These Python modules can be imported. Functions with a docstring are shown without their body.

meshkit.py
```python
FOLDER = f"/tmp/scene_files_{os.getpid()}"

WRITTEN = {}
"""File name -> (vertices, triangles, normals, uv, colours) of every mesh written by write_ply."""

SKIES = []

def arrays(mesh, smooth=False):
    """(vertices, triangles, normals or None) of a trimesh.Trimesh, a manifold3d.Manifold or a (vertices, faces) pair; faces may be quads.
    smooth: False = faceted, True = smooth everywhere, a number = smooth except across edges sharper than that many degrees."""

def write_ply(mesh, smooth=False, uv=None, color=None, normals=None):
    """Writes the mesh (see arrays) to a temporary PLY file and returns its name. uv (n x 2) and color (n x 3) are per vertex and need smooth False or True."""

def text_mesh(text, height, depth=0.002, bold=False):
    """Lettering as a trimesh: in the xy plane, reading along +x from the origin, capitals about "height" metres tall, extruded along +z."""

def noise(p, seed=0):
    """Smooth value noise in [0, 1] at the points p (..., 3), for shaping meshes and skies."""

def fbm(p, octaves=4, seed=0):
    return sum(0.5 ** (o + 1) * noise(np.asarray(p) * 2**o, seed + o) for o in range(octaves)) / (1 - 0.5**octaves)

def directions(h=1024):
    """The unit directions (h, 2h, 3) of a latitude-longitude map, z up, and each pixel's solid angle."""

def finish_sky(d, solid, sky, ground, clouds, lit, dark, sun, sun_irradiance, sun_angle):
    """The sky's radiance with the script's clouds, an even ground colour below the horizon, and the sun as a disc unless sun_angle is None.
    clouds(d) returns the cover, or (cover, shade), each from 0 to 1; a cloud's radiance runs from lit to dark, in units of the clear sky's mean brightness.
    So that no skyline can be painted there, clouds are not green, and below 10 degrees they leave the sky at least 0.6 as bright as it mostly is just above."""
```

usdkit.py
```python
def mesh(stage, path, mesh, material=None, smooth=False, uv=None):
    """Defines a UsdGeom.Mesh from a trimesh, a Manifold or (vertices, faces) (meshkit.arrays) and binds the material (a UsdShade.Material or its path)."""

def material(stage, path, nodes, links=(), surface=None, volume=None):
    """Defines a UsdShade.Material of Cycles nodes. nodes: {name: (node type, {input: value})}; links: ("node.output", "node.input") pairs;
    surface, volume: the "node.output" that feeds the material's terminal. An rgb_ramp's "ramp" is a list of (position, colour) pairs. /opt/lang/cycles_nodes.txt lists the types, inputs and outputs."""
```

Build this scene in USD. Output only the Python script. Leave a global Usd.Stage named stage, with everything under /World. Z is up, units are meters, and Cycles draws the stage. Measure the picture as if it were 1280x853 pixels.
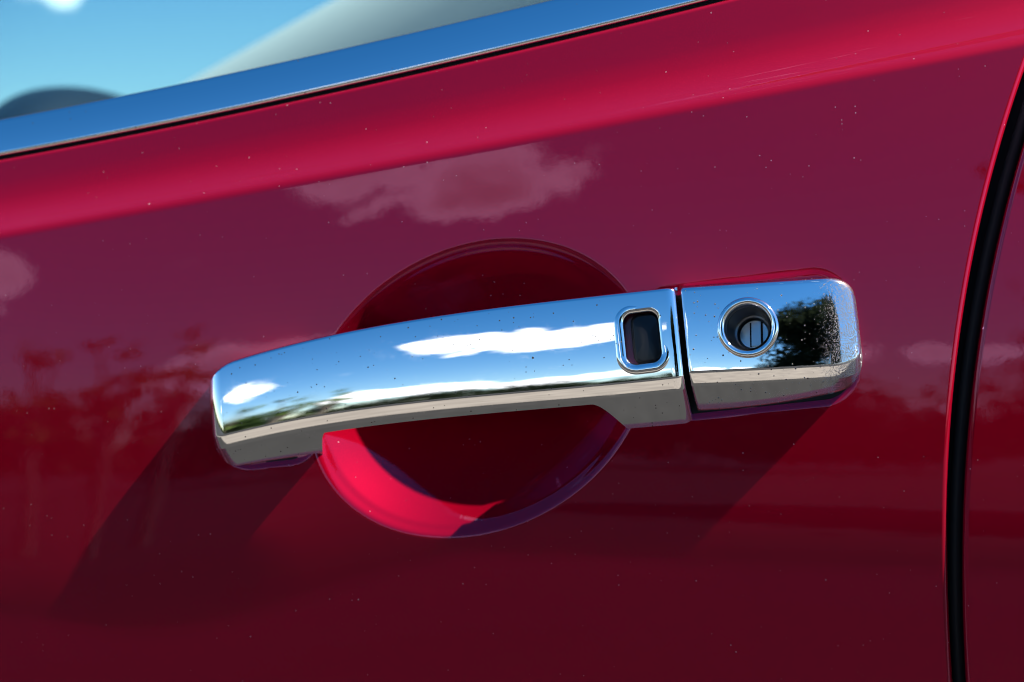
import math
import numpy as np
import trimesh
import manifold3d as m3
import usdkit
import meshkit
from pxr import Usd, UsdGeom, UsdLux, UsdShade, Gf, Sdf, Vt

stage = Usd.Stage.CreateInMemory()
UsdGeom.SetStageUpAxis(stage, UsdGeom.Tokens.z)
UsdGeom.SetStageMetersPerUnit(stage, 1.0)
UsdGeom.Xform.Define(stage, "/World")
UsdGeom.Scope.Define(stage, "/World/Looks")

# ------------------------------------------------------------------ camera
FOCAL, APERTURE = 60.0, 36.0
DIST, YAW, PITCH, ZC = 0.667, math.radians(12), math.radians(-2), 0.95
EXPOSURE = 2.15
FWD = np.array([-math.sin(YAW) * math.cos(PITCH), math.cos(YAW) * math.cos(PITCH), math.sin(PITCH)])
RIGHT = np.cross(FWD, [0, 0, 1.0]); RIGHT /= np.linalg.norm(RIGHT)
UP = np.cross(RIGHT, FWD)
EYE = np.array([0, 0, ZC]) - DIST * FWD
cam = UsdGeom.Camera.Define(stage, "/World/camera")
M = Gf.Matrix4d(*RIGHT, 0, *UP, 0, *(-FWD), 0, *EYE, 1)
cam.AddTransformOp().Set(M)
cam.CreateFocalLengthAttr(FOCAL); cam.CreateHorizontalApertureAttr(APERTURE); cam.CreateVerticalApertureAttr(APERTURE * 853 / 1280)
cam.CreateFStopAttr(9.0); cam.CreateFocusDistanceAttr(0.63)
cam.CreateClippingRangeAttr(Gf.Vec2f(0.05, 5000))
cam.CreateExposureAttr(EXPOSURE)

# ------------------------------------------------------------------ sky and sun
SUN = np.array([0.62, -0.034, 0.77]); SUN /= np.linalg.norm(SUN)
SUN_EL, SUN_ROT = math.asin(SUN[2]), math.atan2(SUN[0], SUN[1])
SUN_STRENGTH, SKY_STRENGTH = 1.25, 0.05
rad = math.radians
# clouds: (azimuth from straight out of the door, + towards the car's rear; elevation; half width; half height; weight), degrees
CLOUDS = [(-15.2, 17.6, 8.4, 3.7, 0.86), (-17, 5.2, 8.5, 1.8, 0.66), (-30.6, 12.6, 3.2, 3.8, 0.62), (-36, 8.5, 3.0, 3.5, 0.6), (-1, 5.6, 7.0, 0.9, 0.56), (-1, 2.4, 7.0, 0.8, 0.56),
          (72, 10, 8.0, 3.0, 0.6), (-85, 13, 9.0, 4.0, 0.6), (-153, 9.5, 2.6, 1.1, 0.55), (-161.5, 11.5, 2.5, 2.0, 0.55), (150, 13, 8.0, 4.0, 0.6)]
nodes = {
    "co": ("texture_coordinate", {}),
    "sep": ("separate_xyz", {}),
    "negy": ("math", {"math_type": "multiply", "value2": -1.0}),
    "az": ("math", {"math_type": "arctan2"}),
    "el": ("math", {"math_type": "arcsine"}),
    "uv": ("combine_xyz", {"z": 3.7}),
    "mp": ("mapping", {"scale": (13.0, 13.0, 1.0)}),
    "n1": ("noise_texture", {"scale": 1.0, "detail": 8.0, "roughness": 0.52, "distortion": 0.2}),
    "mp2": ("mapping", {"scale": (1.3, 3.0, 1.0), "location": (2.3, 1.1, 5.0)}),
    "n2": ("noise_texture", {"scale": 1.0, "detail": 3.0, "roughness": 0.5}),
    "sky": ("sky_texture", {"sky_type": "single_scattering", "sun_disc": False, "sun_elevation": SUN_EL, "sun_rotation": SUN_ROT, "altitude": 100.0, "air_density": 1.0, "aerosol_density": 0.3, "ozone_density": 2.0}),
    "hsv": ("hsv", {"saturation": 1.38, "value": 0.90, "fac": 1.0}),
    "bg": ("background_shader", {"strength": SKY_STRENGTH}),
}
links = [("co.generated", "sep.vector"), ("sep.y", "negy.value1"), ("sep.x", "az.value1"), ("negy.value", "az.value2"), ("sep.z", "el.value1"),
         ("az.value", "uv.x"), ("el.value", "uv.y"), ("uv.vector", "mp.vector"), ("mp.vector", "n1.vector"), ("uv.vector", "mp2.vector"), ("mp2.vector", "n2.vector"),
         ("sky.color", "hsv.color")]
nodes["base"] = ("math", {"math_type": "multiply_add", "value2": 0.9, "value3": -0.56})      # wide cover from the coarse noise
links.append(("n2.fac", "base.value1"))
total = "base.value"
for i, (a0, e0, wa, we, g) in enumerate(CLOUDS):
    nodes[f"da{i}"] = ("math", {"math_type": "multiply_add", "value2": 1 / rad(wa), "value3": -a0 / wa})
    nodes[f"de{i}"] = ("math", {"math_type": "multiply_add", "value2": 1 / rad(we), "value3": -e0 / we})
    nodes[f"d2{i}"] = ("math", {"math_type": "multiply"})
    nodes[f"ds{i}"] = ("math", {"math_type": "multiply_add"})
    nodes[f"dm{i}"] = ("map_range", {"range_type": "smoothstep", "from_min": 0.0, "from_max": 1.6, "to_min": g, "to_max": 0.0, "clamp": True})
    nodes[f"ad{i}"] = ("math", {"math_type": "add"})
    links += [("az.value", f"da{i}.value1"), ("el.value", f"de{i}.value1"), (f"da{i}.value", f"d2{i}.value1"), (f"da{i}.value", f"d2{i}.value2"),
              (f"de{i}.value", f"ds{i}.value1"), (f"de{i}.value", f"ds{i}.value2"), (f"d2{i}.value", f"ds{i}.value3"), (f"ds{i}.value", f"dm{i}.value"),
              (total, f"ad{i}.value1"), (f"dm{i}.result", f"ad{i}.value2")]
    total = f"ad{i}.value"
nodes |= {
    "sum": ("math", {"math_type": "multiply_add", "value2": 2.1}),
    "cov": ("map_range", {"range_type": "smoothstep", "from_min": 1.40, "from_max": 1.56, "to_min": 0.0, "to_max": 0.95, "clamp": True}),
    "shade": ("map_range", {"range_type": "linear", "from_min": 1.50, "from_max": 2.05, "to_min": 0.0, "to_max": 1.0, "clamp": True}),
    "ccol": ("mix", {"mix_type": "mix", "color1": (13.0, 13.0, 13.0), "color2": (4.3, 4.5, 5.0)}),
    "mixc": ("mix", {"mix_type": "mix"}),
}
links += [("n1.fac", "sum.value1"), (total, "sum.value3"), ("sum.value", "cov.value"), ("sum.value", "shade.value"), ("shade.result", "ccol.fac"),
          ("cov.result", "mixc.fac"), ("hsv.color", "mixc.color1"), ("ccol.color", "mixc.color2"), ("mixc.color", "bg.color")]
sky_mat = usdkit.material(stage, "/World/Looks/sky", nodes, links, surface="bg.background")
dome = UsdLux.DomeLight.Define(stage, "/World/sky")
UsdShade.MaterialBindingAPI.Apply(dome.GetPrim()).Bind(sky_mat)
sun = UsdLux.DistantLight.Define(stage, "/World/sun")
sun.CreateIntensityAttr(SUN_STRENGTH); sun.CreateAngleAttr(0.53); sun.CreateNormalizeAttr(True); sun.CreateColorAttr(Gf.Vec3f(1.0, 0.95, 0.88))
sx = np.cross([0, 0, 1.0], SUN); sx /= np.linalg.norm(sx); sy = np.cross(SUN, sx)
sun.AddTransformOp().Set(Gf.Matrix4d(*sx, 0, *sy, 0, *SUN, 0, 0, 0, 5, 1))


# ------------------------------------------------------------------ helpers
def at(px, py, Y):
    """The point (x, z) at depth Y that stands at pixel px, py of the 1280 x 853 photograph."""
    f = 1280 * FOCAL / APERTURE
    d = FWD * f + RIGHT * (px - 640) - UP * (py - 426.5)
    t = (Y - EYE[1]) / d[1]
    p = EYE + t * d
    return p[0], p[2]


def put(path, v, f, mat, normals=None, smooth=30):
    """One Mesh prim; normals given per vertex, or smoothed up to an angle."""
    if normals is None:
        m = usdkit.mesh(stage, path, (np.asarray(v), np.asarray(f)), mat, smooth=smooth)
    else:
        m = usdkit.mesh(stage, path, (np.asarray(v), np.asarray(f)), mat, smooth=False)
        m.CreateNormalsAttr(Vt.Vec3fArray.FromNumpy(np.asarray(normals, np.float32))); m.SetNormalsInterpolation("vertex")
    return m


def put_mesh(path, tm, mat, smooth=30):
    return usdkit.mesh(stage, path, tm, mat, smooth=smooth)


def tag(prim, **k):
    for a, b in k.items():
        prim.GetPrim().SetCustomDataByKey(a, b)


def grid_faces(nu, nv, flip=False):
    i, j = np.meshgrid(np.arange(nu - 1), np.arange(nv - 1), indexing="ij")
    a = i * nv + j
    q = np.stack([a, a + nv, a + nv + 1, a + 1], -1).reshape(-1, 4)
    if flip:
        q = q[:, ::-1]
    return np.vstack([q[:, [0, 1, 2]], q[:, [0, 2, 3]]])


def loft(loops):
    """Closed solid from loops (n, k, 3) with fan caps at both ends."""
    L = np.asarray(loops); n, k, _ = L.shape
    v = L.reshape(-1, 3)
    i, j = np.meshgrid(np.arange(n - 1), np.arange(k), indexing="ij")
    a, b = i * k + j, i * k + (j + 1) % k
    q = np.stack([a, b, b + k, a + k], -1).reshape(-1, 4)
    f = [q[:, [0, 1, 2]], q[:, [0, 2, 3]]]
    c0, c1 = len(v), len(v) + 1
    v = np.vstack([v, L[0].mean(0), L[-1].mean(0)])
    r = np.arange(k)
    f.append(np.stack([np.full(k, c0), (r + 1) % k, r], 1))
    f.append(np.stack([np.full(k, c1), (n - 1) * k + r, (n - 1) * k + (r + 1) % k], 1))
    t = trimesh.Trimesh(v, np.vstack(f), process=False)
    if t.volume < 0:
        t.invert()
    return t


def solid(t):
    return m3.Manifold(m3.Mesh(np.asarray(t.vertices, np.float32), np.asarray(t.faces, np.uint32)))


def revolve(profile, n=96):
    """Profile (radius, height) turned about z; open shells allowed."""
    p = np.asarray(profile, float)
    th = np.linspace(0, 2 * math.pi, n, endpoint=False)
    v = np.stack([p[None, :, 0] * np.cos(th)[:, None], p[None, :, 0] * np.sin(th)[:, None], np.broadcast_to(p[None, :, 1], (n, len(p)))], -1)
    v = np.concatenate([v, v[:1]])
    m = trimesh.Trimesh(v.reshape(-1, 3), grid_faces(n + 1, len(p)), process=True)
    return m


def sstep(x, a, b):
    t = np.clip((x - a) / (b - a), 0, 1)
    return t * t * (3 - 2 * t)


# ------------------------------------------------------------------ materials
def mat(name, nodes, links, surface="p.BSDF", **k):
    return usdkit.material(stage, "/World/Looks/" + name, nodes, links, surface=surface, **k)


def speck_nodes(prefix, scale, size, share):
    """Small irregular dots: returns nodes, links and the output holding 0..1."""
    n = {f"{prefix}v": ("voronoi_texture", {"scale": scale, "randomness": 1.0}),
         f"{prefix}s": ("separate_color", {}),
         f"{prefix}t": ("math", {"math_type": "greater_than", "value2": 1 - share}),
         f"{prefix}z": ("math", {"math_type": "multiply", "value2": size}),
         f"{prefix}l": ("math", {"math_type": "less_than"}),
         f"{prefix}m": ("math", {"math_type": "multiply"})}
    l = [("co.object", f"{prefix}v.vector"), (f"{prefix}v.color", f"{prefix}s.color"), (f"{prefix}s.r", f"{prefix}t.value1"),
         (f"{prefix}s.g", f"{prefix}z.value1"), (f"{prefix}v.distance", f"{prefix}l.value1"), (f"{prefix}z.value", f"{prefix}l.value2"),
         (f"{prefix}l.value", f"{prefix}m.value1"), (f"{prefix}t.value", f"{prefix}m.value2")]
    return n, l, f"{prefix}m.value"


def paint(name):
    n1, l1, s1 = speck_nodes("a", 420, 0.11, 0.22)
    n2, l2, s2 = speck_nodes("b", 110, 0.05, 0.16)
    n = {"co": ("texture_coordinate", {}), **n1, **n2,
         "mx": ("math", {"math_type": "maximum"}), "mk": ("math", {"math_type": "multiply", "value2": 0.55}),
         "fl": ("noise_texture", {"scale": 14.0, "detail": 3.0}),
         "flr": ("map_range", {"from_min": 0.3, "from_max": 0.7, "to_min": 0.2, "to_max": 1.0, "clamp": True}),
         "mk2": ("math", {"math_type": "multiply"}),
         "c": ("mix", {"mix_type": "mix", "color1": (0.185, 0.0004, 0.008), "color2": (0.55, 0.42, 0.42)}),
         "met": ("math", {"math_type": "multiply_add", "value2": -0.55, "value3": 0.55}),
         "peel": ("noise_texture", {"scale": 260.0, "detail": 2.0}),
         "wav": ("noise_texture", {"scale": 30.0, "detail": 3.0}),
         "hs": ("math", {"math_type": "multiply_add", "value2": 5.0}),
         "bp": ("bump", {"strength": 0.022, "distance": 0.0003}),
         "p": ("principled_bsdf", {"roughness": 0.55, "metallic": 0.55, "specular_ior_level": 0.0})}
    l = [*l1, *l2, (s1, "mx.value1"), (s2, "mx.value2"), ("mx.value", "mk.value1"), ("co.object", "fl.vector"), ("fl.fac", "flr.value"), ("flr.result", "mk2.value1"), ("mk.value", "mk2.value2"),
         ("mk2.value", "c.fac"), ("c.color", "p.base_color"), ("mk2.value", "met.value1"), ("met.value", "p.metallic"),
         ("co.object", "peel.vector"), ("co.object", "wav.vector"), ("wav.fac", "hs.value1"), ("peel.fac", "hs.value3"), ("hs.value", "bp.height"), ("bp.normal", "gl.normal"),
         ("fr.fac", "ms.fac"), ("p.BSDF", "ms.closure1"), ("gl.BSDF", "ms.closure2")]
    n |= {"fr": ("fresnel", {"IOR": 1.52}), "gl": ("glossy_bsdf", {"color": (0.92, 0.52, 1.0), "roughness": 0.012}), "ms": ("mix_closure", {})}     # rose-tinted pearl lacquer over the flake
    return mat(name, n, l, surface="ms.closure")


PAINT = paint("red_paint")


def chrome(name, share, base=(0.80, 0.81, 0.82), rough=0.015, worn=None):
    n1, l1, s1 = speck_nodes("a", 900, 0.30, share)
    n2, l2, s2 = speck_nodes("b", 260, 0.12, share * 0.5)
    n = {"co": ("texture_coordinate", {}), **n1, **n2, "mx": ("math", {"math_type": "maximum"}),
         "c": ("mix", {"mix_type": "mix", "color1": base, "color2": (0.10, 0.09, 0.08)}),
         "r": ("math", {"math_type": "multiply_add", "value2": 0.5, "value3": rough}),
         "sm": ("mapping", {"scale": (60.0, 60.0, 160.0), "rotation": (0.0, 0.3, 0.0)}), "sn": ("noise_texture", {"scale": 1.0, "detail": 5.0, "roughness": 0.65, "distortion": 0.8}),
         "sr": ("map_range", {"from_min": 0.48, "from_max": 0.75, "to_min": rough, "to_max": 0.11, "clamp": True}),
         "p": ("principled_bsdf", {"metallic": 1.0})}
    l = [*l1, *l2, (s1, "mx.value1"), (s2, "mx.value2"), ("mx.value", "c.fac"), ("c.color", "p.base_color"), ("mx.value", "r.value1"), ("r.value", "p.roughness"), ("co.object", "sm.vector"), ("sm.vector", "sn.vector"), ("sn.fac", "sr.value"), ("sr.result", "r.value3")]
    if worn:      # heavy pitting that sets in towards one end (object x from, to, share)
        n |= {"wx": ("separate_xyz", {}), "wr": ("map_range", {"range_type": "smoothstep", "from_min": worn[0], "from_max": worn[1], "to_min": 0.0, "to_max": worn[2], "clamp": True}),
              "wn": ("noise_texture", {"scale": 2600.0, "detail": 3.0, "roughness": 0.7}), "wt": ("math", {"math_type": "subtract", "value1": 1.0}), "wl": ("math", {"math_type": "multiply_add", "value2": 0.6, "value3": 0.2}),
              "wg": ("math", {"math_type": "greater_than"}), "wm": ("math", {"math_type": "maximum"}), "bp": ("bump", {"strength": 0.6, "distance": 0.0002})}
        l = [x for x in l if x[0] != "mx.value"] + [("co.object", "wx.vector"), ("wx.x", "wr.value"), ("co.object", "wn.vector"), ("wr.result", "wt.value2"), ("wt.value", "wl.value1"), ("wn.fac", "wg.value1"), ("wl.value", "wg.value2"),
              ("wg.value", "wm.value1"), ("mx.value", "wm.value2"), ("wm.value", "c.fac"), ("wm.value", "r.value1"), ("wm.value", "bp.height"), ("bp.normal", "p.normal")]
    return mat(name, n, l)


CHROME = chrome("chrome", 0.10)
CHROME_WORN = chrome("chrome_worn", 0.25, worn=(0.108, 0.130, 0.47))
CHROME_TRIM = chrome("chrome_trim", 0.02)


def plain(name, color, rough=0.5, metallic=0.0, **k):
    return mat(name, {"p": ("principled_bsdf", {"base_color": color, "roughness": rough, "metallic": metallic, **k})}, [])


BLACK_RUBBER = plain("black_rubber", (0.006, 0.006, 0.006), 0.8, specular_ior_level=0.2)
BLACK_PLASTIC = plain("black_plastic", (0.005, 0.005, 0.006), 0.25, specular_ior_level=0.3)
STEEL = plain("lock_steel", (0.55, 0.54, 0.52), 0.28, 1.0)
DARK_STEEL = plain("dark_steel", (0.16, 0.16, 0.17), 0.3, 1.0)
GREY_TRIM = plain("grey_trim", (0.36, 0.37, 0.37), 0.7)
NAVY_PLASTIC = plain("dark_dash", (0.005, 0.009, 0.015), 0.7, specular_ior_level=0.08)
UNDER_PAINT = plain("red_primer", (0.30, 0.004, 0.01), 0.5)
GLASS = mat("tinted_glass", {"fr": ("fresnel", {"IOR": 1.5}), "t": ("transparent_bsdf", {"color": (0.74, 0.88, 0.86)}), "g": ("glossy_bsdf", {"color": (0.9, 0.95, 0.95), "roughness": 0.0}), "m": ("mix_closure", {})},
            [("fr.fac", "m.fac"), ("t.BSDF", "m.closure1"), ("g.BSDF", "m.closure2")], surface="m.closure")

# ------------------------------------------------------------------ setting
ground_mat = mat("dark_asphalt", {
    "co": ("texture_coordinate", {}), "n": ("noise_texture", {"scale": 0.35, "detail": 8.0, "roughness": 0.65}), "g": ("noise_texture", {"scale": 60.0, "detail": 4.0}),
    "r": ("rgb_ramp", {"ramp": [(0.3, (0.011, 0.0105, 0.0098)), (0.7, (0.018, 0.0172, 0.016))]}),
    "v": ("map_range", {"from_min": 0.3, "from_max": 0.7, "to_min": 0.75, "to_max": 1.15, "clamp": True}),
    "m": ("mix", {"mix_type": "multiply", "fac": 1.0}), "p": ("principled_bsdf", {"roughness": 0.9, "specular_ior_level": 0.2})},
    [("co.object", "n.vector"), ("co.object", "g.vector"), ("n.fac", "r.fac"), ("g.fac", "v.value"), ("r.color", "m.color1"), ("v.result", "m.color2"), ("m.color", "p.base_color")])
g = np.array([[-1500, -1500, 0], [1500, -1500, 0], [1500, 1500, 0], [-1500, 1500, 0]], float)
tag(put("/World/ground", g, np.array([[0, 1, 2], [0, 2, 3]]), ground_mat, smooth=False), kind="structure")


strip_mat = mat("pale_concrete", {
    "co": ("texture_coordinate", {}), "n": ("noise_texture", {"scale": 18.0, "detail": 8.0, "roughness": 0.7}), "r": ("rgb_ramp", {"ramp": [(0.3, (0.075, 0.064, 0.053)), (0.7, (0.14, 0.122, 0.10))]}),
    "p": ("principled_bsdf", {"roughness": 0.9})}, [("co.object", "n.vector"), ("n.fac", "r.fac"), ("r.color", "p.base_color")])
g = np.array([[-60, -1.12, 0.004], [60, -1.12, 0.004], [60, -0.62, 0.004], [-60, -0.62, 0.004]], float)
tag(put("/World/pavement_strip", g, np.array([[0, 1, 2], [0, 2, 3]]), strip_mat, smooth=False), kind="structure")


def foliage(name, c1, c2):
    return mat(name, {"gm": ("geometry", {}), "r": ("rgb_ramp", {"ramp": [(0.0, c1), (1.0, c2)]}), "d": ("diffuse_bsdf", {}), "t": ("translucent_bsdf", {}), "m": ("mix_closure", {"fac": 0.3})},
               [("gm.random_per_island", "r.fac"), ("r.color", "d.color"), ("r.color", "t.color"), ("d.BSDF", "m.closure1"), ("t.BSDF", "m.closure2")], surface="m.closure")


LEAF = foliage("green_leaves", (0.035, 0.06, 0.018), (0.09, 0.13, 0.04))
LEAF_PALE = foliage("pale_leaves", (0.08, 0.12, 0.03), (0.16, 0.20, 0.06))
LEAF_DARK = foliage("dark_leaves", (0.016, 0.022, 0.012), (0.05, 0.05, 0.028))
BARK = plain("bark", (0.09, 0.07, 0.05), 0.9)


def leaf_quads(p, size, rng):
    n = len(p)
    d = rng.normal(size=(n, 3)); d /= np.linalg.norm(d, axis=1, keepdims=True)
    e = np.cross(d, rng.normal(size=(n, 3))); e /= np.linalg.norm(e, axis=1, keepdims=True)
    s = size * rng.uniform(0.6, 1.3, (n, 1))
    v = np.stack([p - d * s, p - e * s * 0.55, p + d * s, p + e * s * 0.55], 1).reshape(-1, 3)
    k = np.arange(n)[:, None] * 4
    return v, np.vstack([k + [0, 1, 2], k + [0, 2, 3]])


def limb(a, b, r0, r1, sides=8):
    a, b = np.asarray(a, float), np.asarray(b, float)
    t = (b - a) / np.linalg.norm(b - a); u = np.cross(t, [0.3, 1, 0.1]); u /= np.linalg.norm(u); w = np.cross(t, u)
    th = np.arange(sides) * 2 * math.pi / sides
    ring = np.cos(th)[:, None] * u + np.sin(th)[:, None] * w
    return loft([a + r0 * ring, (a + b) / 2 + (r0 + r1) / 2 * ring + 0.05 * r0 * w, b + r1 * ring])


def make_tree(name, loc, height, spread, leaves, size, leaf_mat, seed, label, slim=False):
    rng = np.random.default_rng(seed)
    x = UsdGeom.Xform.Define(stage, "/World/" + name); x.AddTranslateOp().Set(Gf.Vec3d(*loc))
    tag(x, label=label, category="tree")
    parts = [limb((0, 0, -0.05), (0.02 * height, 0, height * 0.55), 0.02 * height, 0.011 * height)]
    tips = []
    for k in range(14 if not slim else 9):
        h0 = height * rng.uniform(0.22, 0.55); a = rng.uniform(0, 6.28)
        r = spread * rng.uniform(0.45, 1.0); top = h0 + height * rng.uniform(0.12, 0.45)
        tip = np.array([math.cos(a) * r, math.sin(a) * r, min(top, height)])
        parts.append(limb((0.01 * height, 0, h0), tip, 0.008 * height, 0.003 * height, 6)); tips.append(tip)
    tips.append(np.array([0, 0, height * 0.92]))
    put_mesh(f"/World/{name}/trunk", trimesh.util.concatenate(parts), BARK, smooth=40)
    pts = []
    for t in tips:
        for _ in range(5):
            c = t + rng.normal(size=3) * spread * 0.22
            pts.append(c + rng.normal(size=(leaves // (5 * len(tips)), 3)) * spread * rng.uniform(0.10, 0.2))
    v, f = leaf_quads(np.vstack(pts), size, rng)
    v[:, 2] = np.maximum(v[:, 2], height * 0.1)
    put(f"/World/{name}/crown", v, f, leaf_mat, smooth=False)


# far woodland all round, one mass
rng = np.random.default_rng(5)
pts = []
for k in range(420):
    a = 2 * math.pi * (k + rng.uniform(-0.4, 0.4)) / 420
    R = rng.uniform(150, 190)
    h = 2.2 + 4.5 * meshkit.fbm(np.array([[math.cos(a) * 4, math.sin(a) * 4, 0.3]]), 4, 3)[0] + rng.uniform(-1, 1.5)
    c = np.array([R * math.cos(a), R * math.sin(a), h * 0.45])
    q = rng.normal(size=(260, 3)); q /= np.linalg.norm(q, axis=1, keepdims=True); q *= rng.uniform(0.3, 1.0, (260, 1)) ** 0.5
    pts.append(c + q * [2.2, 2.2, h * 0.55])
v, f = leaf_quads(np.vstack(pts), 0.55, rng); v[:, 2] = np.maximum(v[:, 2], 0.0)
w = put("/World/distant_woodland", v, f, LEAF, smooth=False)
tag(w, kind="stuff", label="distant low green woodland along the horizon", category="woodland")

def spot(az, dist):
    return (dist * math.sin(rad(az)), -dist * math.cos(rad(az)), 0.0)


make_tree("leafy_shrub", spot(8.8, 10), 2.1, 0.75, 9000, 0.05, LEAF_DARK, 12, "low dark shrub mirrored along the bottom of the lock cover, left of the tree")
make_tree("broadleaf_tree", spot(22, 9.5), 5.3, 1.85, 36000, 0.10, LEAF_DARK, 11, "dark broad tree mirrored on the lock cover beside the keyhole")
for i_, (az_, di_, h_) in enumerate([(-31.5, 8.0, 2.0), (-29.0, 8.5, 2.2), (-26.0, 8.0, 2.1), (-23.6, 9.0, 2.4)]):
    make_tree("sapling" + (f"_{i_:03d}" if i_ else ""), spot(az_, di_), h_, 0.15, 190, 0.05, LEAF_PALE, 20 + i_,
              ["slim green sapling leftmost of those mirrored at the handle's left tip", "slim green sapling second from the left in the handle's reflection", "bushier green sapling third from the left in the handle's reflection", "tallest slim green sapling, rightmost in the handle's reflection"][i_])
make_tree("park_tree", spot(-27.5, 30), 3.1, 1.3, 2600, 0.14, LEAF, 40, "dark tree mirrored in the red paint at the door's lower left")
for i_, (az_, di_, h_, sp_) in enumerate([(-20.5, 36, 3.0, 2.2), (-16.5, 33, 3.6, 2.4), (-12.5, 38, 2.9, 2.3), (-9.0, 34, 3.5, 2.0), (-5.0, 37, 3.1, 2.4), (-1.5, 33, 3.4, 1.9), (1.5, 36, 2.7, 1.8)]):
    make_tree(f"bushy_tree" + (f"_{i_:03d}" if i_ else ""), spot(az_, di_), 0.80 * h_, 0.9 * sp_, 3000, 0.15, LEAF_DARK, 60 + i_, "bushy dark tree of the row mirrored in the paint below the handle")
    stage.GetPrimAtPath("/World/bushy_tree" + (f"_{i_:03d}" if i_ else "")).SetCustomDataByKey("group", "row of bushy trees mirrored in the lower door")

# ------------------------------------------------------------------ the car: door skin
car = UsdGeom.Xform.Define(stage, "/World/car")
tag(car, label="glossy crimson red car with chrome door handle and chrome window trim", category="car")
mm = 0.001


def line(points, Y, deg):
    p = np.array([at(a, b, Y) for a, b in points])
    return np.polynomial.Polynomial.fit(p[:, 0], p[:, 1], deg)


CREASE = line([(0, 292), (430, 214), (850, 134), (1280, 50)], -0.004, 2)
BELT = line([(0, 199), (213, 157), (425, 113), (640, 64), (850, 12)], 0.012, 2)
zpix = lambda y: at(640, y, 0.0)[1]
# normal elevation (degrees) of the plain door below the crease, by height
ZN = np.array([zpix(1100), zpix(853), zpix(720), zpix(600), zpix(426), zpix(200), zpix(0), zpix(-200)])
NN = np.array([-13.0, -9.5, -3.8, 2.0, 4.2, 7.2, 8.8, 9.3])
from scipy.interpolate import PchipInterpolator
zz = np.linspace(ZN[0], ZN[-1], 2000)
nn = np.tan(np.radians(PchipInterpolator(ZN, NN)(zz)))
yy = np.concatenate([[0], np.cumsum((nn[1:] + nn[:-1]) / 2 * np.diff(zz))])
yy -= np.interp(ZC, zz, yy)
# extra lean of the shoulder above the crease, by height q over the crease line
qq = np.linspace(-0.05, 0.12, 3000)
ramp = sstep(qq, -0.0035, 0.0035)
extra = ramp * np.interp(qq, [0, 0.003, 0.009, 0.017, 0.025, 0.031, 0.12], [1.40, 1.34, 0.94, 0.38, 0.14, 0.10, 0.10])
ee = np.concatenate([[0], np.cumsum((extra[1:] + extra[:-1]) / 2 * np.diff(qq))])


def base_y(x, z):
    q = z - CREASE(x)
    sh = 0.032 * sstep(-x, 0.02, 0.20)       # the lower front of the door is flatter
    return np.interp(z + sh, zz, yy) - np.interp(ZC + sh, zz, yy) + np.interp(q, qq, ee)


def on_door(px, py):
    """The point (x, z) of the plain door surface at a pixel of the photograph."""
    Y = 0.0
    for _ in range(12):
        x, z = at(px, py, Y); Y = float(base_y(np.array(x), np.array(z)))
    return x, z


for _ in range(4):       # the crease again, now at its true depth
    p = np.array([on_door(a, b) for a, b in [(0, 292), (430, 214), (850, 134), (1280, 50)]])
    CREASE = np.polynomial.Polynomial.fit(p[:, 0], p[:, 1], 2)
p = np.array([on_door(a, b) for a, b in [(0, 199), (213, 157), (425, 113), (640, 64), (850, 13)]])
BELT = np.polynomial.Polynomial.fit(p[:, 0], p[:, 1], 2)

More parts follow.
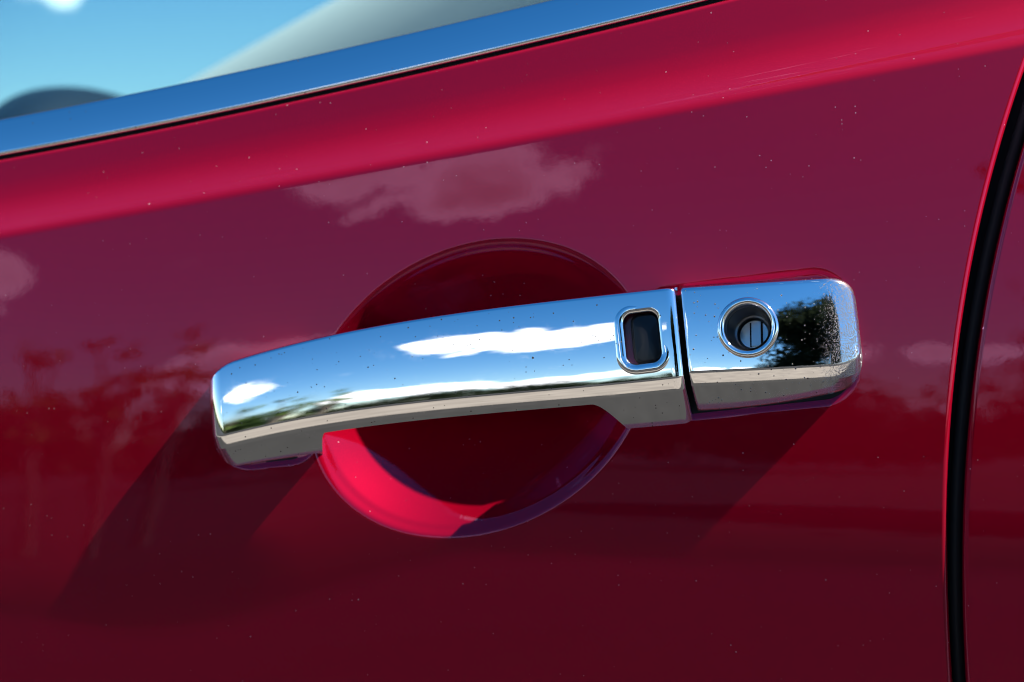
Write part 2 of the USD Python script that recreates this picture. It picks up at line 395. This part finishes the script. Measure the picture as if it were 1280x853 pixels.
# the scoop behind the handle: an ellipse fitted to its rim
rim = np.array([at(a, b, 0.0) for a, b in [(399, 574), (429, 611), (492, 654), (560, 667), (627, 664), (699, 634), (755, 578), (777, 529), (782, 361), (739, 326), (693, 307), (651, 303), (602, 306), (541, 323), (480, 356), (432, 400)]])
rc = rim.mean(0); r_ = rim - rc
A = np.stack([r_[:, 0] ** 2, r_[:, 0] * r_[:, 1], r_[:, 1] ** 2, r_[:, 0], r_[:, 1]], 1) / 1e-3
sol = np.linalg.lstsq(A, np.ones(len(A)), rcond=None)[0] / 1e-3
Q = np.array([[sol[0], sol[1] / 2], [sol[1] / 2, sol[2]]]); off = np.linalg.solve(Q, -sol[3:5] / 2)
SC_C = rc + off
Q = Q / (1 + off @ Q @ off)
SC_R = 1 / np.sqrt(np.linalg.eigvalsh(Q)).mean()
rr = np.linspace(0, 1.3, 2600)
slope = np.interp(rr, [0, 0.25, 0.86, 0.925, 0.94, 0.955, 0.985, 1.015, 1.3], [0, 0.17, 0.75, 0.77, 0.48, 0.68, 0.68, 0.0, 0.0])
k_ = np.ones(60) / 60
slope = np.convolve(np.pad(slope, 60, mode="edge"), k_, "same")[60:-60]
dd = np.concatenate([np.cumsum(((slope[1:] + slope[:-1]) / 2 * np.diff(rr))[::-1])[::-1], [0]]) * SC_R


def scoop(x, z):
    u, w = x - SC_C[0], z - SC_C[1]
    r = np.sqrt(Q[0, 0] * u * u + 2 * Q[0, 1] * u * w + Q[1, 1] * w * w)
    return np.interp(r, rr, dd)


# handle frame: a along the handle, b across it, o outward
TH = math.radians(7.0)
HO = np.array(at(640, 426, -0.030))
EA, EB = np.array([math.cos(TH), math.sin(TH)]), np.array([-math.sin(TH), math.cos(TH)])


def ab(px, py, o):
    p = np.array(at(px, py, -o)) - HO
    return p @ EA, p @ EB


def to_world(a, b, o):
    a, b, o = np.broadcast_arrays(a, b, o)
    xz = HO + a[..., None] * EA + b[..., None] * EB
    return np.stack([xz[..., 0], -o, xz[..., 1]], -1)


def box_sdf(x, z, c, hx, hz, r):
    d = np.stack([x, z], -1) - HO
    a, b = np.abs(d @ EA - c[0]) - hx + r, np.abs(d @ EB - c[1]) - hz + r
    return np.minimum(np.maximum(a, b), 0) + np.hypot(np.maximum(a, 0), np.maximum(b, 0)) - r


def seat(x, z):
    """Shallow pressed seats under the handle's feet and the lock cover."""
    d1 = box_sdf(x, z, SEAT1[0], *SEAT1[1:])
    d2 = box_sdf(x, z, SEAT2[0], *SEAT2[1:])
    d = np.minimum(d1, d2)
    return 0.0010 * (1 - sstep(d, 0.0, 0.0030))


def box_from(px0, py0, px1, py1, pad, r, o=0.0):
    p, q = np.array(ab(px0, py0, o)), np.array(ab(px1, py1, o))
    c, h = (p + q) / 2, np.abs(q - p) / 2
    return [c, h[0] + pad, h[1] + pad, r]


SEAT1 = box_from(272, 474, 399, 567, 0.0005, 0.012)
SEAT2 = box_from(800, 372, 1068, 492, 0.0005, 0.012)


def door_y(x, z):
    return base_y(x, z) + scoop(x, z) + seat(x, z)


def edge_curve(points, Y=0.0):
    p = np.array([on_door(a, b) for a, b in points]); p = p[np.argsort(p[:, 1])]
    return np.polynomial.Polynomial.fit(p[:, 1], p[:, 0], 4)


EDGE_F = edge_curve([(1300, 20), (1277, 94), (1241, 207), (1209, 334), (1192, 461), (1185, 587), (1182, 714), (1187, 853), (1200, 1000)])
EDGE_R = edge_curve([(1340, 20), (1310, 110), (1283, 190), (1255, 297), (1231, 424), (1217, 551), (1211, 669), (1214, 853), (1226, 1000)])


def skin(x0, x1, edge, side, nx, nz, name, parent="/World/car"):
    """A body panel: rows follow the belt line, columns the shut line; folded back along top and shut line."""
    zb = zpix(1000)
    r = 0.0022
    v = np.concatenate([np.linspace(0, 1, nz)])
    ang = np.linspace(0, math.pi / 2, 7)[1:]
    fold_in = np.concatenate([r * np.sin(ang), np.full(1, r)])        # forward across the edge
    fold_dn = np.concatenate([r * (1 - np.cos(ang)), [0.016]])        # back into the gap
    u = np.linspace(0, 1, nx)
    Z0, X0 = np.meshgrid(v, u, indexing="ij")
    # fixed point for x and z
    X = np.full_like(Z0, 0.0); Z = zb + Z0 * 0.3
    for _ in range(12):
        E = edge(Z)
        E = E - r if side > 0 else E + r
        X = (x0 + X0 * (E - x0)) if side > 0 else (E + X0 * (x1 - E))
        Z = zb + Z0 * (BELT(X) - r - zb)
    Y = door_y(X, Z)
    # normals by finite differences
    e = 1e-4
    nx_ = (door_y(X + e, Z) - door_y(X - e, Z)) / (2 * e); nz_ = (door_y(X, Z + e) - door_y(X, Z - e)) / (2 * e)
    N = np.stack([nx_, -np.ones_like(nx_), nz_], -1); N /= np.linalg.norm(N, axis=-1, keepdims=True)
    P = np.stack([X, Y, Z], -1)
    # folds along the shut line
    col = -1 if side > 0 else 0
    Pe, Ne = P[:, col], N[:, col]
    dirx = np.array([side, 0, 0.0])
    addP = [Pe + dirx * fi - Ne * fd for fi, fd in zip(fold_in, fold_dn)]
    an = np.concatenate([ang, [math.pi / 2]])
    addN = [Ne * math.cos(t) + dirx * math.sin(t) for t in an]
    if side > 0:
        P = np.concatenate([P, np.stack(addP, 1)], 1); N = np.concatenate([N, np.stack(addN, 1)], 1)
    else:
        P = np.concatenate([np.stack(addP[::-1], 1), P], 1); N = np.concatenate([np.stack(addN[::-1], 1), N], 1)
    # fold along the belt
    Pe, Ne = P[-1], N[-1]
    up = np.array([0, 0, 1.0])
    addP = [Pe + up * fi - Ne * fd for fi, fd in zip(fold_in, fold_dn)]
    addN = [Ne * math.cos(t) + up * math.sin(t) for t in an]
    P = np.concatenate([P, np.stack(addP, 0)], 0); N = np.concatenate([N, np.stack(addN, 0)], 0)
    N /= np.linalg.norm(N, axis=-1, keepdims=True)
    return put(f"{parent}/{name}", P.reshape(-1, 3), grid_faces(P.shape[0], P.shape[1], flip=True), PAINT, normals=N.reshape(-1, 3))


EDGE_F = EDGE_F + 0.0008
EDGE_R = EDGE_R - 0.0020
skin(-0.36, None, EDGE_F, 1, 700, 560, "front_door")
skin(None, 0.36, EDGE_R, -1, 120, 300, "rear_door")


def sheet(name, pts_px, Y0, Y1, mat_, thick=0.004):
    pass


# black jamb behind the shut line and an inner panel that closes the door from behind
zs = np.linspace(zpix(1000), zpix(-160), 40)
xs0, xs1 = EDGE_F(zs) - 0.02, EDGE_R(zs) + 0.02
yb = base_y((xs0 + xs1) / 2, zs) + 0.014
loops = [np.array([[a, y, z], [b, y, z], [b, y + 0.006, z], [a, y + 0.006, z]]) for a, b, y, z in zip(xs0, xs1, yb, zs)]
put_mesh("/World/car/door_jamb", loft(loops), BLACK_RUBBER, smooth=30)

xm = EDGE_R(zs) - 0.0020
loops = []
for a, y, z in zip(xm, yb, zs):
    t = np.linspace(0, 2 * math.pi, 16, endpoint=False)
    loops.append(np.stack([a + 0.0024 * np.cos(t), y - 0.003 + 0.0030 * np.sin(t), np.full(16, z)], 1))
put_mesh("/World/car/door_seal", loft(loops), plain("seal_rubber", (0.01, 0.01, 0.01), 0.7, specular_ior_level=0.25), smooth=60)

xs = np.linspace(-0.36, 0.36, 60)
loops = [np.array([[x, 0.055, zpix(1000)], [x, 0.055, BELT(x) - 0.012], [x, 0.062, BELT(x) - 0.012], [x, 0.062, zpix(1000)]]) for x in xs]
put_mesh("/World/car/inner_door_panel", loft(loops), BLACK_RUBBER, smooth=30)

# ------------------------------------------------------------------ belt trim, seal and glass
def belt_extrude(name, prof, mat_, smooth=35):
    """Profile (y offset from the skin's top edge, z offset above the belt line) carried along the belt."""
    prof = np.asarray(prof) * mm
    loops = []
    for x in np.linspace(-0.36, 0.36, 90):
        y0 = base_y(np.array(x), BELT(x) - 0.0016)
        loops.append(np.stack([np.full(len(prof), x), y0 + prof[:, 0], BELT(x) + prof[:, 1]], 1))
    put_mesh("/World/car/" + name, loft(loops), mat_, smooth=smooth)


def trim_profile():
    # a face that leans back 22 degrees, rounded nose at the bottom, returning underneath
    h = 14.2
    face = [(1.0 + 0.0 + (s * h) * math.tan(rad(19 - 4 * (1 - s))), 3.3 + s * h) for s in np.linspace(0, 1, 14)]
    th = np.radians(np.linspace(-95, 15, 20))
    c = np.array([1.0, 3.3]) + 1.7 * np.array([math.cos(rad(15)), -math.sin(rad(15))])
    nose = [(c[0] - 1.7 * math.cos(t), c[1] + 1.7 * math.sin(t)) for t in th[:-1]]
    top = [(face[-1][0] + 0.5, face[-1][1] + 0.4), (face[-1][0] + 2.5, face[-1][1])]
    return nose + face + top + [(9.0, 3.3 + h - 3), (9.0, 1.5)]


belt_extrude("window_trim", trim_profile(), CHROME_TRIM)
belt_extrude("trim_seal", [(3.0, -4.0), (3.0, 2.4), (10.0, 2.4), (10.0, -4.0)], BLACK_RUBBER)
belt_extrude("glass_wiper", [(9.5, 6), (7.2, 18.0), (9.0, 18.6), (12.0, 17.5), (12.0, 6)], BLACK_RUBBER)
belt_extrude("window_glass", [(12.5, -5), (14.6, 18), (60.0, 150), (63.6, 149), (18.0, 17), (16.0, -5)], GLASS, smooth=False)

# ------------------------------------------------------------------ handle and lock cover
def section(T, F, of, ob, n0, n1, rt=0.0016, r1=0.0022, bev=0.0052, nb0=-22.0, nb1=-28.0, nu=-43.3, kf=44, ob_top=None):
    """Section of the grip in (o, b): from the back at the top, over the front face, the lower bevel and the underside, to the back."""
    # front face: the normal's elevation runs from n0 at F to n1 at T
    Tf = T - rt * (1 - math.sin(rad(n1)))
    b = np.linspace(F, Tf, kf); fr = np.linspace(0, 1, kf)
    n = np.radians(n0 + (n1 - n0) * (1.29 * fr - 0.875 * fr ** 2 + 0.585 * fr ** 3)); tn = np.tan(n)
    o = of - np.concatenate([[0], np.cumsum((tn[1:] + tn[:-1]) / 2 * np.diff(b))])
    pts = list(zip(o, b))
    c = np.array([o[-1] - rt * math.cos(n[-1]), b[-1] - rt * math.sin(n[-1])])
    for t in np.radians(np.linspace(n1, 92, 13)[1:]):
        pts.append((c[0] + rt * math.cos(t), c[1] + rt * math.sin(t)))
    ob_t = min(ob if ob_top is None else ob_top, pts[-1][0] - 0.0009)
    pts += [(pts[-1][0] + (ob_t - pts[-1][0]) * s, pts[-1][1]) for s in np.linspace(0, 1, 9)[1:]]
    # below the front face
    low = []
    c = np.array([of - r1 * math.cos(rad(n0)), F - r1 * math.sin(rad(n0))])
    for t in np.radians(np.linspace(n0, nb0, 11)[1:]):
        low.append((c[0] + r1 * math.cos(t), c[1] + r1 * math.sin(t)))
    m = 8
    for t in np.radians(np.linspace(nb0, nb1, m)):
        p = low[-1]; s = bev / m
        low.append((p[0] + s * math.sin(t), p[1] - s * math.cos(t)))
    r2 = 0.0007
    p = low[-1]; c = np.array([p[0] - r2 * math.cos(rad(nb1)), p[1] - r2 * math.sin(rad(nb1))])
    for t in np.radians(np.linspace(nb1, nu, 5)[1:]):
        low.append((c[0] + r2 * math.cos(t), c[1] + r2 * math.sin(t)))
    p = low[-1]; ob_u = min(ob, p[0] - 0.0012)
    run = p[0] - ob_u
    for s in np.linspace(0, 1, 13)[1:]:
        low.append((p[0] - run * s, p[1] - run * s / math.tan(rad(-nu)) ))
    loop = low[::-1] + pts          # from back-bottom up over the front to back-top
    return np.array(loop)


def poly(points, o, deg):
    p = np.array([ab(a, b, o) for a, b in points])
    return np.polynomial.Polynomial.fit(p[:, 0], p[:, 1], deg)


OF = 0.0168
H_T = poly([(304, 447), (348, 433), (419, 418), (480, 405), (524, 399), (663, 379), (750, 369), (835, 360)], OF - 0.0045, 3)
H_F = poly([(290, 541), (348, 526), (399, 519), (480, 507), (547, 499), (663, 488), (750, 480), (833, 472)], OF, 3)
aL = ab(261, 515, 0.006)[0]
aR = ab(849.5, 420, OF - 0.004)[0]


def plan(a):
    """Outward reach of the grip's front: bows along its length."""
    t = (a - aR) / (aL - aR)
    return OF - 0.0040 * t ** 2


def grip_back(a, of, late=0.0):
    """Where the grip's back stands: into the door at both feet, clear of it between."""
    a1, a2 = ab(392, 550, 0.005)[0], ab(768, 500, 0.005)[0] + late
    clear = sstep(a, a1 - 0.002, a1 + 0.007) * (1 - sstep(a, a2 - 0.008, a2 + 0.011))
    return -0.004 + clear * (of - 0.0042 + 0.004)


def build_grip():
    R = 0.0085
    st = np.concatenate([aL + R * (1 - np.cos(np.linspace(0.03, math.pi / 2, 40))), np.linspace(aL + R, aR - 0.0035, 220)[1:]])
    loops = []
    for a in st:
        tau = np.clip((a - aL) / R, 0, 1); e = (1 - (1 - tau) ** 2.3) ** (1 / 2.3)
        tau2 = np.clip((a - aL) / 0.015, 0, 1); e2 = (1 - (1 - tau2) ** 2.0) ** (1 / 1.7)
        T, F = H_T(a), H_F(a); mid = F + 0.40 * (T - F)
        T = mid + (T - mid) * (0.45 + 0.55 * e2); F = mid + (F - mid) * (0.62 + 0.38 * e)
        of = plan(a) * (0.10 + 0.90 * e)
        s = section(T, F, of, grip_back(a, of), 3.0, 15.0, ob_top=grip_back(a, of, 0.020))
        loops.append((a, s))
    out = [to_world(a, s[:, 1], s[:, 0]) for a, s in loops]
    # rounded right end
    a, s = loops[-1]
    d = np.roll(s, -1, 0) - np.roll(s, 1, 0); nrm = np.stack([d[:, 1], -d[:, 0]], 1); nrm /= np.linalg.norm(nrm, axis=1, keepdims=True)
    if np.sum(nrm * (s - s.mean(0))) < 0:
        nrm = -nrm
    r = 0.0035
    for t in np.linspace(0, math.pi / 2, 10)[1:]:
        q = s - nrm * r * 0.55 * (1 - math.cos(t))
        out.append(to_world(a + r * math.sin(t), q[:, 1], q[:, 0]))
    return loft(out)


grip = build_grip()

OC = 0.0130
C_T = poly([(856, 359), (920, 354), (993, 349), (1040, 347)], OC - 0.006, 1)
C_F = poly([(856, 464), (940, 461), (1021, 456)], OC, 1)
cL, cR = ab(857, 420, OC - 0.004)[0], ab(1075, 420, 0.003)[0]


def build_cover():
    R = 0.0125
    st = np.concatenate([np.linspace(cL + 0.0012, cR - R, 60)[:-1], cR - R * (1 - np.sin(np.linspace(0, math.pi / 2 - 0.03, 50)))])
    loops = []
    for a in st:
        tau = np.clip((cR - a) / R, 0, 1); e = (1 - (1 - tau) ** 2.4) ** (1 / 2.4)
        tau2 = np.clip((cR - a) / 0.011, 0, 1); e2 = (1 - (1 - tau2) ** 2.2) ** (1 / 2.2)
        T, F = C_T(a), C_F(a); mid = F + 0.40 * (T - F)
        T = mid + (T - mid) * (0.55 + 0.45 * e2); F = mid + (F - mid) * (0.50 + 0.50 * e)
        of = (OC - 1.7 * (a - cL) ** 2) * (0.10 + 0.90 * e)
        loops.append((a, section(T, F, of, -0.004, 4.0, 14.5, rt=0.0025, r1=0.0025)))
    out = []
    a, s = loops[0]
    d = np.roll(s, -1, 0) - np.roll(s, 1, 0); nrm = np.stack([d[:, 1], -d[:, 0]], 1); nrm /= np.linalg.norm(nrm, axis=1, keepdims=True)
    if np.sum(nrm * (s - s.mean(0))) < 0:
        nrm = -nrm
    r = 0.0012
    for t in np.linspace(math.pi / 2, 0, 7)[:-1]:
        q = s - nrm * r * 0.6 * (1 - math.cos(t))
        out.append(to_world(a - r * math.sin(t), q[:, 1], q[:, 0]))
    out += [to_world(a, s[:, 1], s[:, 0]) for a, s in loops]
    return loft(out)


cover = build_cover()

# the lock's bore
LC = ab(935, 410, OC - 0.003)
LR = 0.0098
N_TILT = rad(9.0)
lock_axis = np.array([0.0, -math.cos(N_TILT), math.sin(N_TILT)])


def frame(origin, axis, upref):
    z = axis / np.linalg.norm(axis); x = np.cross(upref, z); x /= np.linalg.norm(x); y = np.cross(z, x)
    m = np.eye(4); m[:3, 0], m[:3, 1], m[:3, 2], m[:3, 3] = x, y, z, origin
    return m


UPB = np.array([EB[0], 0, EB[1]])
lock_o = to_world(LC[0], LC[1], OC - 0.0030)
LM = frame(lock_o, lock_axis, UPB)
bore = trimesh.creation.cylinder(radius=LR + 0.0004, height=0.030, sections=96); bore.apply_transform(LM)
cover_s = solid(cover) - solid(bore)

# button pocket
BC = ab(803, 423, OF - 0.003)


def rounded_rect(w, h, r, n=12):
    pts = []
    for cx, cy, t0 in ((w / 2 - r, h / 2 - r, 0), (-w / 2 + r, h / 2 - r, 90), (-w / 2 + r, -h / 2 + r, 180), (w / 2 - r, -h / 2 + r, 270)):
        for t in np.radians(np.linspace(t0, t0 + 90, n)):
            pts.append((cx + r * math.cos(t), cy + r * math.sin(t)))
    return np.array(pts)


def rect_loft(levels, r_frac=0.28):
    """Stack of rounded rectangles (w, h, z)."""
    return loft([np.column_stack([rounded_rect(w, h, min(w, h) * r_frac), np.full(48, z)]) for w, h, z in levels])


but_axis = np.array([0.02, -math.cos(rad(12)), math.sin(rad(12))])
but_o = to_world(BC[0], BC[1], plan(BC[0]) - 0.0032)
BM = frame(but_o, but_axis, UPB)
BW, BH = 0.0158, 0.0222
pocket = rect_loft([(BW, BH, -0.008), (BW, BH, 0.008)]); pocket.apply_transform(BM)
grip_s = solid(grip) - solid(pocket)

h = put_mesh("/World/car/door_handle", grip_s, CHROME, smooth=30)
c = put_mesh("/World/car/lock_cover", cover_s, CHROME_WORN, smooth=30)

# bezel: a rounded ring round the pocket
ring = []
for t in np.linspace(0, 2 * math.pi, 25)[:-1]:
    dr, z = 0.0020 * math.cos(t), 0.0013 * math.sin(t)
    ring.append((BW + 0.0012 + 2 * dr, BH + 0.0012 + 2 * dr, z + 0.0004))
loops = np.array([np.column_stack([rounded_rect(w, hh, (0.0050 + (w - BW) / 2)), np.full(48, z)]) for w, hh, z in ring])
loops = np.concatenate([loops, loops[:1]])
n_, k_2 = loops.shape[:2]
i, j = np.meshgrid(np.arange(n_ - 1), np.arange(k_2), indexing="ij")
a_, b_ = i * k_2 + j, i * k_2 + (j + 1) % k_2
q = np.stack([a_, b_, b_ + k_2, a_ + k_2], -1).reshape(-1, 4)
bz = trimesh.Trimesh(loops.reshape(-1, 3), np.vstack([q[:, [0, 1, 2]], q[:, [0, 2, 3]]]), process=True)
if bz.volume < 0:
    bz.invert()
bz.apply_transform(BM)
put_mesh("/World/car/door_handle/button_bezel", bz, CHROME_WORN, smooth=40)
well = rect_loft([(BW - 0.0006, BH - 0.0006, -0.0078), (BW - 0.0006, BH - 0.0006, -0.0040), (BW - 0.0012, BH - 0.0012, -0.0036)]); well.apply_transform(BM)
put_mesh("/World/car/door_handle/button_well", well, plain("maroon_plastic", (0.035, 0.002, 0.014), 0.2), smooth=30)
lv = [(0.0115, 0.0194, -0.0050), (0.0115, 0.0194, -0.0018)]
for t in np.linspace(0, math.pi / 2, 9)[1:]:
    lv.append((0.0115 - 0.0028 * (1 - math.cos(t)), 0.0194 - 0.0028 * (1 - math.cos(t)), -0.0018 + 0.0012 * math.sin(t)))
for s in np.linspace(1, 0.02, 10)[1:]:
    lv.append((0.0087 * s, 0.0166 * s, -0.0006))
bt = rect_loft(lv, 0.3)
bv = bt.vertices; top = bv[:, 2] > -0.00065
bv[top, 2] = -0.0006 + 0.0010 * (1 - 0.45 * (bv[top, 0] / 0.0045) ** 2 - 0.55 * (bv[top, 1] / 0.00835) ** 2)
bt.vertices = bv
bt.apply_translation([0.0016, 0, 0]); bt.apply_transform(BM)
put_mesh("/World/car/door_handle/lock_button", bt, BLACK_PLASTIC, smooth=50)

# lock: collar, barrel wall, cylinder face with its shutter
th = np.linspace(-math.pi / 2, math.pi, 22)
prof = [(LR + 0.0016, -0.003)] + [(LR + 0.0002 + 0.0014 * math.cos(t), 0.0012 + 0.0012 * math.sin(t)) for t in np.linspace(0, math.pi, 16)] + [(LR - 0.0013, 0.0002), (LR - 0.0020, -0.004), (LR - 0.0020, -0.005)]
cl = revolve(prof, 120); cl.apply_transform(LM)
put_mesh("/World/car/lock_cover/lock_collar", cl, CHROME, smooth=50)
LM2 = frame(lock_o, lock_axis + np.array([-0.24, 0, 0.20]), UPB)      # the barrel leans away from the collar's axis
wall = revolve([(LR - 0.0014, -0.0003), (LR - 0.0022, -0.0038), (LR - 0.0027, -0.0044), (LR - 0.0030, -0.0060), (LR - 0.0036, -0.0064), (LR - 0.0036, -0.0100), (0.0, -0.0100)], 96); wall.apply_transform(LM2)
put_mesh("/World/car/lock_cover/lock_bore", wall, DARK_STEEL, smooth=35)
FZ = -0.0080
face = revolve([(0.0059, FZ - 0.0019), (0.0059, FZ - 0.0006), (0.0054, FZ), (0.0, FZ)], 64)
face.apply_transform(LM2); put_mesh("/World/car/lock_cover/lock_cylinder", face, STEEL, smooth=35)
sh = trimesh.creation.box([0.0036, 0.0094, 0.0012]); sh.apply_translation([0.0010, -0.0002, FZ + 0.0002]); sh.apply_transform(LM2)
put_mesh("/World/car/lock_cover/lock_shutter", sh, STEEL, smooth=False)
for k, xx in enumerate((-0.0012, 0.0031)):
    sl = trimesh.creation.box([0.0006, 0.0096, 0.0009]); sl.apply_translation([xx, -0.0002, FZ]); sl.apply_transform(LM2)
    put_mesh("/World/car/lock_cover/key_slot" + ("_001" if k else ""), sl, BLACK_RUBBER, smooth=False)


# gaskets between chrome and paint
def gasket(name, box, mat_, grow=0.0008):
    cc, hx, hz, r = box
    o = rounded_rect(2 * (hx + grow), 2 * (hz + grow), r + grow, 14)
    lp = []
    for oo, sh_ in ((-0.006, 0.0), (0.0006, 0.0), (0.0011, -0.0005)):
        k = o * (1 + sh_ / hx)
        W = to_world(cc[0] + k[:, 0], cc[1] + k[:, 1], 0.0)
        W[:, 1] = base_y(W[:, 0], W[:, 2]) - oo + 0.0016
        lp.append(W)
    put_mesh("/World/car/" + name, loft(lp), mat_, smooth=40)


gasket("cover_gasket", box_from(806, 378, 1068, 492, 0.0, 0.0105), BLACK_RUBBER, 0.0012)
gasket("handle_gasket", box_from(276, 476, 396, 568, 0.0, 0.0105), BLACK_RUBBER, 0.0010)

# ------------------------------------------------------------------ seen through the window
def blob(path, centre, axes, mat_, power=2.4):
    s = trimesh.creation.icosphere(4)
    v = s.vertices; r = (np.abs(v) ** power).sum(1) ** (-1 / power)
    put(path, v * r[:, None] * axes + centre, s.faces, mat_, smooth=True)


bx, bz_ = at(112, 234, 0.75)
blob("/World/car/dashboard_hood", np.array([bx, 0.75, bz_]), np.array([0.062, 0.16, 0.085]), NAVY_PLASTIC)
p0, p1 = np.array(at(110, 175, 0.9)), np.array(at(690, -150, 0.9))
d = (p1 - p0) / np.linalg.norm(p1 - p0); n = np.array([-d[1], d[0]])
loops = []
for s in np.linspace(-0.1, 1.3, 20):
    c0 = p0 + s * (p1 - p0)
    t = np.linspace(0, 2 * math.pi, 28, endpoint=False)
    prof = np.stack([0.11 * np.sign(np.cos(t)) * np.abs(np.cos(t)) ** 0.7 - 0.11, 0.06 * np.sin(t)], 1)
    xz = c0 + prof[:, :1] * n
    loops.append(np.stack([xz[:, 0], 0.9 + prof[:, 1], xz[:, 1]], 1))
put_mesh("/World/car/windscreen_pillar", loft(loops), GREY_TRIM, smooth=60)
